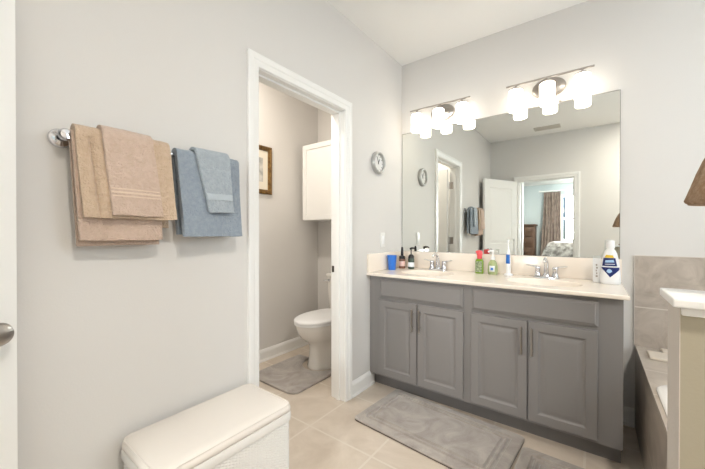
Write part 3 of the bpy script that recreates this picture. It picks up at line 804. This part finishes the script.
def toilet_rug():
    x0, x1, y0, y1 = -.87, -.335, -1.005, -.44
    r = .07; n = 8
    out = []
    def arc(cx, cy, rad, a0, a1, k=n):
        for i in range(k+1):
            a = a0+(a1-a0)*i/k; out.append((cx+rad*math.cos(a), cy+rad*math.sin(a)))
    arc(x0+r, y0+r, r, PI, 1.5*PI); arc(x1-r, y0+r, r, 1.5*PI, 2*PI)
    arc(x1-.03, y1-.03, .03, 0, PI/2, 5)
    uw = .166
    out.append((TXC+uw, y1))
    arc(TXC, -.47, uw, 0, -PI, 20)
    out.append((TXC-uw, y1))
    arc(x0+.03, y1-.03, .03, PI/2, PI, 5)
    return out
pts = toilet_rug()
cxr = sum(p[0] for p in pts)/len(pts); cyr = sum(p[1] for p in pts)/len(pts)
def inset(pts, d):
    n = len(pts); o = []
    for i in range(n):
        p0, p1, p2 = Vector(pts[i-1]), Vector(pts[i]), Vector(pts[(i+1) % n])
        t = (p2-p0); t = t.normalized() if t.length > 1e-9 else Vector((1, 0))
        o.append(p1 + Vector((-t.y, t.x))*d)
    return o
b = B(); b.loft([[Vector((p[0], p[1], z)) for p in inset(pts, i)] for i, z in ((.004, .0005), (0, .004), (0, .012), (.005, .017))])
o = obj('toilet_rug', b, M['rug'], None, (TXC, -.8, 0), ang=50); tag(o, 'grey contour rug on the floor around the toilet base', 'rug')

# ------------------------------------------------------------------ bath rugs in front of the vanity
def bath_rug(cx, cy, L, Wd, rot, label, r=.025):
    t = thing('bath_rug', label, 'rug', (cx, cy, 0), rot)
    R = ROOT[t.name]
    def ring(ins, z, rad): return rrect(-L/2+ins, L/2-ins, -Wd/2+ins, Wd/2-ins, rad, z, 6)
    base = B().loft([ring(.004, .0005, r), ring(.001, .002, r), ring(.001, .007, r)]).xform(R)
    obj('backing', base, M['rug_edge'], t)  # base layer, edge shadow put into its dark colour
    seq = [(.002, .007, r), (0, .009, r), (0, .014, r), (.006, .019, r), (.018, .0205, r*.8), (.052, .0215, .02), (.058, .0120, .02), (.066, .0120, .02), (.072, .0215, .018), (.082, .0215, .018), (.088, .0120, .016), (.095, .0120, .016), (.102, .0225, .016), (.15, .0235, .016)]
    top = B().loft([ring(i, z, rad) for i, z, rad in seq]).xform(R)
    obj('pile', top, M['rug'], t, ang=25)
    return t
bath_rug(.630, -.757, .87, .50, -.075, 'long grey embossed bath rug in front of the vanity doors')
bath_rug(1.322, -1.008, .50, .74, -.03, 'grey embossed bath rug next to the long rug, partly out of frame by the tub')

# ------------------------------------------------------------------ counter things
cup = thing('cup', 'bright blue plastic tumbler in the counter corner', 'cup', (.062, -.285, ZC))
x, y = .062, -.285
obj('body', B().lathe([(0, 0), (.029, 0), (.030, .003), (.039, .113), (.040, .118), (.038, .118), (.037, .113), (.028, .006), (0, .005)], (x, y, ZC), 32), M['blue_cup'], cup)

def bottle(name, label, cat, x, y, parts, rotz=0):
    t = thing(name, label, cat, (x, y, ZC))
    for pn, prof, m, sx, sy in parts:
        obj(pn, B().lathe(prof, (x, y, ZC), 28, 'z', sx, sy), m, t)
    return t
t = bottle('lotion_bottle', 'small brown bottle with black cap beside the blue cup', 'bottle', .075, -.135, [
    ('body', [(0, 0), (.024, 0), (.027, .004), (.027, .075), (.022, .095), (.011, .105), (0, .105)], M['amber'], 1, 1),
    ('label', [(.0273, .02), (.0278, .021), (.0278, .060), (.0273, .061)], M['pink'], 1, 1),
    ('collar', [(0, .085), (.0265, .082), (.027, .086), (.024, .104), (.012, .108), (0, .108)], M['black'], 1, 1),
    ('cap', [(0, .106), (.012, .106), (.012, .13), (.010, .17), (.007, .182), (0, .183)], M['black'], 1, 1)])
x, y = .160, -.135
t = bottle('pump_bottle', 'dark green bottle with black pump between blue cup and faucet', 'bottle', x, y, [
    ('body', [(0, 0), (.023, 0), (.026, .004), (.026, .085), (.020, .10), (.011, .108), (0, .108)], M['dark_green'], 1, 1),
    ('collar', [(0, .092), (.025, .090), (.0255, .098), (.022, .112), (.012, .122), (0, .122)], M['black'], 1, 1),
    ('label', [(.0262, .018), (.0267, .019), (.0267, .055), (.0262, .056)], M['white_label'], 1, 1)])
obj('pump', B().tube([(x, y, ZC+.118), (x, y, ZC+.165)], .005, 10).tube([(x-.006, y, ZC+.168), (x+.010, y-.004, ZC+.175), (x+.034, y-.012, ZC+.176), (x+.042, y-.014, ZC+.168)], [.010, .009, .006, .005], 10), M['black'], t)

x, y = .708, -.105
t = thing('soap_bottle', 'rectangular green soap bottle with coral red cap on the counter', 'bottle', (x, y, ZC))
obj('body', B().loft([rrect(x-.028+i, x+.028-i, y-.018+i, y+.018-i, .008, ZC+z, 4) for i, z in ((.002, 0), (0, .003), (0, .080), (.004, .092), (.014, .098))]), M['green_liq'], t)
obj('label', B().box(x-.023, x+.021, y-.0190, y-.0182, ZC+.010, ZC+.080), M['green_label'], t)
obj('cap', B().lathe([(0, .097), (.016, .097), (.018, .101), (.018, .118), (.021, .122), (.022, .140), (.016, .150), (0, .152)], (x, y, ZC), 24).tube([(x, y, ZC+.140), (x-.014, y-.011, ZC+.142), (x-.022, y-.017, ZC+.138)], [.010, .009, .007], 10), M['red'], t)

x, y = .800, -.102
t = thing('soap_bottle', 'clear green hand soap bottle with white pump on the counter', 'bottle', (x, y, ZC))
obj('body', B().lathe([(0, 0), (.031, 0), (.034, .006), (.035, .03), (.033, .055), (.027, .075), (.018, .088), (.012, .094), (0, .094)], (x, y, ZC), 32, 'z', 1, .72), M['clear_green'], t)
obj('liquid', B().lathe([(0, .003), (.028, .003), (.0315, .008), (.0325, .03), (.031, .050), (0, .050)], (x, y, ZC), 32, 'z', 1, .72), M['green_liq'], t)
def lab(u, v):
    a = -PI/2 + (u-.5)*1.1; r = .0356
    return (x+r*math.cos(a), y+.72*r*math.sin(a), ZC+.018+.038*v)
o = obj('label', B().grid(lab, 12, 2), M['white_label'], t, ang=180); o.modifiers.new('thickness', 'SOLIDIFY').thickness = .0004
def lab2(u, v):
    a = -PI/2 + (u-.5)*.5; r = .0366
    return (x+r*math.cos(a), y+.72*r*math.sin(a), ZC+.028+.016*v)
o = obj('label_patch', B().grid(lab2, 8, 2), M['brush_blue'], t, ang=180); o.modifiers.new('thickness', 'SOLIDIFY').thickness = .0004
obj('pump', B().lathe([(0, .093), (.015, .093), (.015, .112), (.006, .116), (.005, .138), (.010, .142), (.011, .152), (0, .156)], (x, y, ZC), 24).tube([(x, y, ZC+.148), (x-.016, y-.012, ZC+.151), (x-.028, y-.020, ZC+.143)], [.008, .007, .005], 10), M['white_plastic'], t)

x, y = .905, -.105
t = thing('electric_toothbrush', 'white and blue electric toothbrush standing on its base between soap and faucet', 'toothbrush', (x, y, ZC))
obj('charger', B().lathe([(0, 0), (.026, 0), (.028, .004), (.026, .012), (.016, .018), (0, .018)], (x, y, ZC), 24), M['white_plastic'], t)
obj('handle', B().lathe([(0, .016), (.013, .016), (.0155, .03), (.0155, .10), (.0135, .15), (.010, .175), (.006, .183), (0, .183)], (x, y, ZC), 24), M['white_plastic'], t)
def gp(u, v):
    a = -PI/2 - .25 + (u-.5)*2.2; r = .0160 - .0012*v
    return (x+r*math.cos(a), y+r*math.sin(a), ZC+.085+.065*v)
o = obj('grip', B().grid(gp, 10, 8), M['brush_blue'], t, ang=180); o.modifiers.new('thickness', 'SOLIDIFY').thickness = .001
obj('brush_head', B().tube([(x, y, ZC+.181), (x, y, ZC+.238)], [.0055, .0035], 10).box(x-.006, x+.006, y-.010, y+.004, ZC+.232, ZC+.256, .002), M['white_plastic'], t)

x, y = 1.405, -.125
t = thing('toothpaste_tube', 'slim white toothpaste carton standing beside the mouthwash bottle', 'toothpaste', (x, y, ZC))
obj('carton', B().box(x-.020, x+.020, y-.015, y+.015, ZC, ZC+.150, .001), M['white_label'], t)
tx = B()
for k in range(5): tx.box(x-.006+.002*(k % 2), x+.004-.002*(k % 3), y-.0156, y-.0152, ZC+.035+k*.017, ZC+.045+k*.017)
obj('printed_mark', tx, M['nickel'], t)

# mouthwash: flat white bottle, navy label with yellow band
x, y = 1.468, -.150
rz = .12
t = thing('mouthwash_bottle', 'big white mouthwash bottle with navy label on the counter end', 'bottle', (x, y, ZC), rz)
R = ROOT[t.name]
rr = []
prof = [(.046, .024, 0), (.049, .027, .004), (.050, .028, .02), (.0475, .027, .06), (.043, .026, .10), (.037, .025, .135), (.031, .023, .158), (.025, .020, .172), (.0185, .0175, .180), (.0165, .0165, .190)]
for a_, b_, z in prof:
    rr.append([Vector((a_*math.copysign(abs(math.cos(q))**.8, math.cos(q)), b_*math.copysign(abs(math.sin(q))**.8, math.sin(q)), z)) for q in [2*PI*i/48 for i in range(48)]])
obj('body', B().loft(rr).xform(R), M['white_plastic'], t, ang=60)
cp = B().lathe([(0, .186), (.021, .186), (.0215, .189), (.020, .222), (.018, .226), (0, .227)], (0, 0, 0), 36).xform(R)
obj('cap', cp, M['white_plastic'], t)
def halfw(z):
    for (a0, b0, z0), (a1, b1, z1) in zip(prof[:-1], prof[1:]):
        if z0 <= z <= z1:
            k = (z-z0)/(z1-z0); return a0+(a1-a0)*k, b0+(b1-b0)*k
    return .03, .02
def on_front(px, z, off):
    a_, b_ = halfw(z); c = max(-.98, min(.98, px/a_)); q = math.acos(abs(c)**(1/.8))
    return Vector((px, -b_*abs(math.sin(q))**.8 - off, z))
def patch(name, lo, hi, m, off, n=14, par=t):
    """front label: lo(u), hi(u) give (x,z) at fraction u"""
    def f(u, v):
        p = lo(u); q = hi(u); return on_front((p[0]+(q[0]-p[0])*v)*1.10, p[1]+(q[1]-p[1])*v, off)
    o = obj(name, B().grid(f, n, 6).xform(R), m, par, ang=180); o.modifiers.new('thickness', 'SOLIDIFY').thickness = .0005
    return o
MW = t
L = lambda p, q: (lambda u: (p[0]+(q[0]-p[0])*u, p[1]+(q[1]-p[1])*u))
up_ = patch('upper_label', L((-.037, .094), (.026, .094)), L((-.031, .136), (.018, .136)), M['navy'], .0008)
patch('yellow_band', L((-.028, .137), (.012, .137)), L((-.021, .152), (.008, .150)), M['yellow'], .0008)
lo_ = patch('lower_label', lambda u: (-.039+.075*u, .082-.046*(u/.46) if u < .46 else .036+.040*((u-.46)/.54)), lambda u: (-.040+.077*u, .088), M['navy'], .0008, 20)
patch('print', L((-.026, .112), (.014, .114)), L((-.024, .124), (.010, .127)), M['label_blue'], .0016, par=up_)
patch('print', L((-.026, .102), (.016, .103)), L((-.026, .105), (.016, .106)), M['white_label'], .0016, par=up_)
patch('emblem', lambda u: (-.020+.024*u, .066-.008*math.sin(PI*u)), lambda u: (-.018+.020*u, .073+.006*math.sin(PI*u)), M['label_blue'], .0016, par=lo_)

def stretch(root, k):
    for c in root.children_recursive:
        for v in c.data.vertices: v.co.z *= k
bpy.context.view_layer.update()
stretch(MW, 1.14)
for o in list(COL.objects):
    if o.name.startswith('soap_bottle'): stretch(o, 1.14)

# ------------------------------------------------------------------ ceiling things
vt = thing('ceiling_vent', 'white louvred air vent in the ceiling, reflected in the mirror', 'vent', (.85, -2.75, H))
fr = B()
fr.box(.69, 1.01, -2.84, -2.82, H-.012, H-.0005).box(.69, 1.01, -2.70, -2.68, H-.012, H-.0005).box(.69, .71, -2.82, -2.70, H-.012, H-.0005).box(.99, 1.01, -2.82, -2.70, H-.012, H-.0005)
obj('frame', fr, M['vent'], vt)
obj('backing', B().box(.71, .99, -2.82, -2.70, H-.003, H-.0005), M['dark_metal'], vt)
for k in range(6):
    yk = -2.812+k*.0205
    s = B().box(-.14, .14, -.008, .008, -.0007, .0007); s.xform(Matrix.Translation((.85, yk, H-.008)) @ Matrix.Rotation(.6, 4, 'X')); obj('slat', s, M['vent'], vt)

def ceiling_light(x, y, z, r, power, label, col=(1.0, .95, .88)):
    t = thing('ceiling_light', label, 'ceiling light', (x, y, z))
    obj('trim_ring', B().lathe([(r, 0), (r+.02, 0), (r+.018, -.006), (r, -.008)], (x, y, z-.0005), 40), M['trim'], t)
    obj('lens', B().lathe([(0, -.001), (r, -.001), (r, -.005), (0, -.006)], (x, y, z), 40), M['lamp_disc'], t)
    l = bpy.data.lights.new('lamp', 'AREA'); l.shape = 'DISK'; l.size = r*2; l.energy = power; l.color = col
    o = bpy.data.objects.new('lamp', l); COL.objects.link(o); o.parent = t; o.location = (0, 0, -.02)
    return t
ceiling_light(2.15, -1.0, H, 0.09, 1.5, 'added unseen round fill light in the ceiling above the tub')  # added fill lamp, kept out of view and out of the mirror
ceiling_light(2.2, -2.45, H, 0.09, 26, 'round recessed ceiling light behind the half wall', (1.0, .94, .85))
ceiling_light(-.58, -1.35, H, 0.09, 14, 'round recessed ceiling light inside the toilet room', (1.0, .92, .82))
ceiling_light(1.0, -5.2, BH, .12, 30, 'round flat ceiling light in the bedroom')
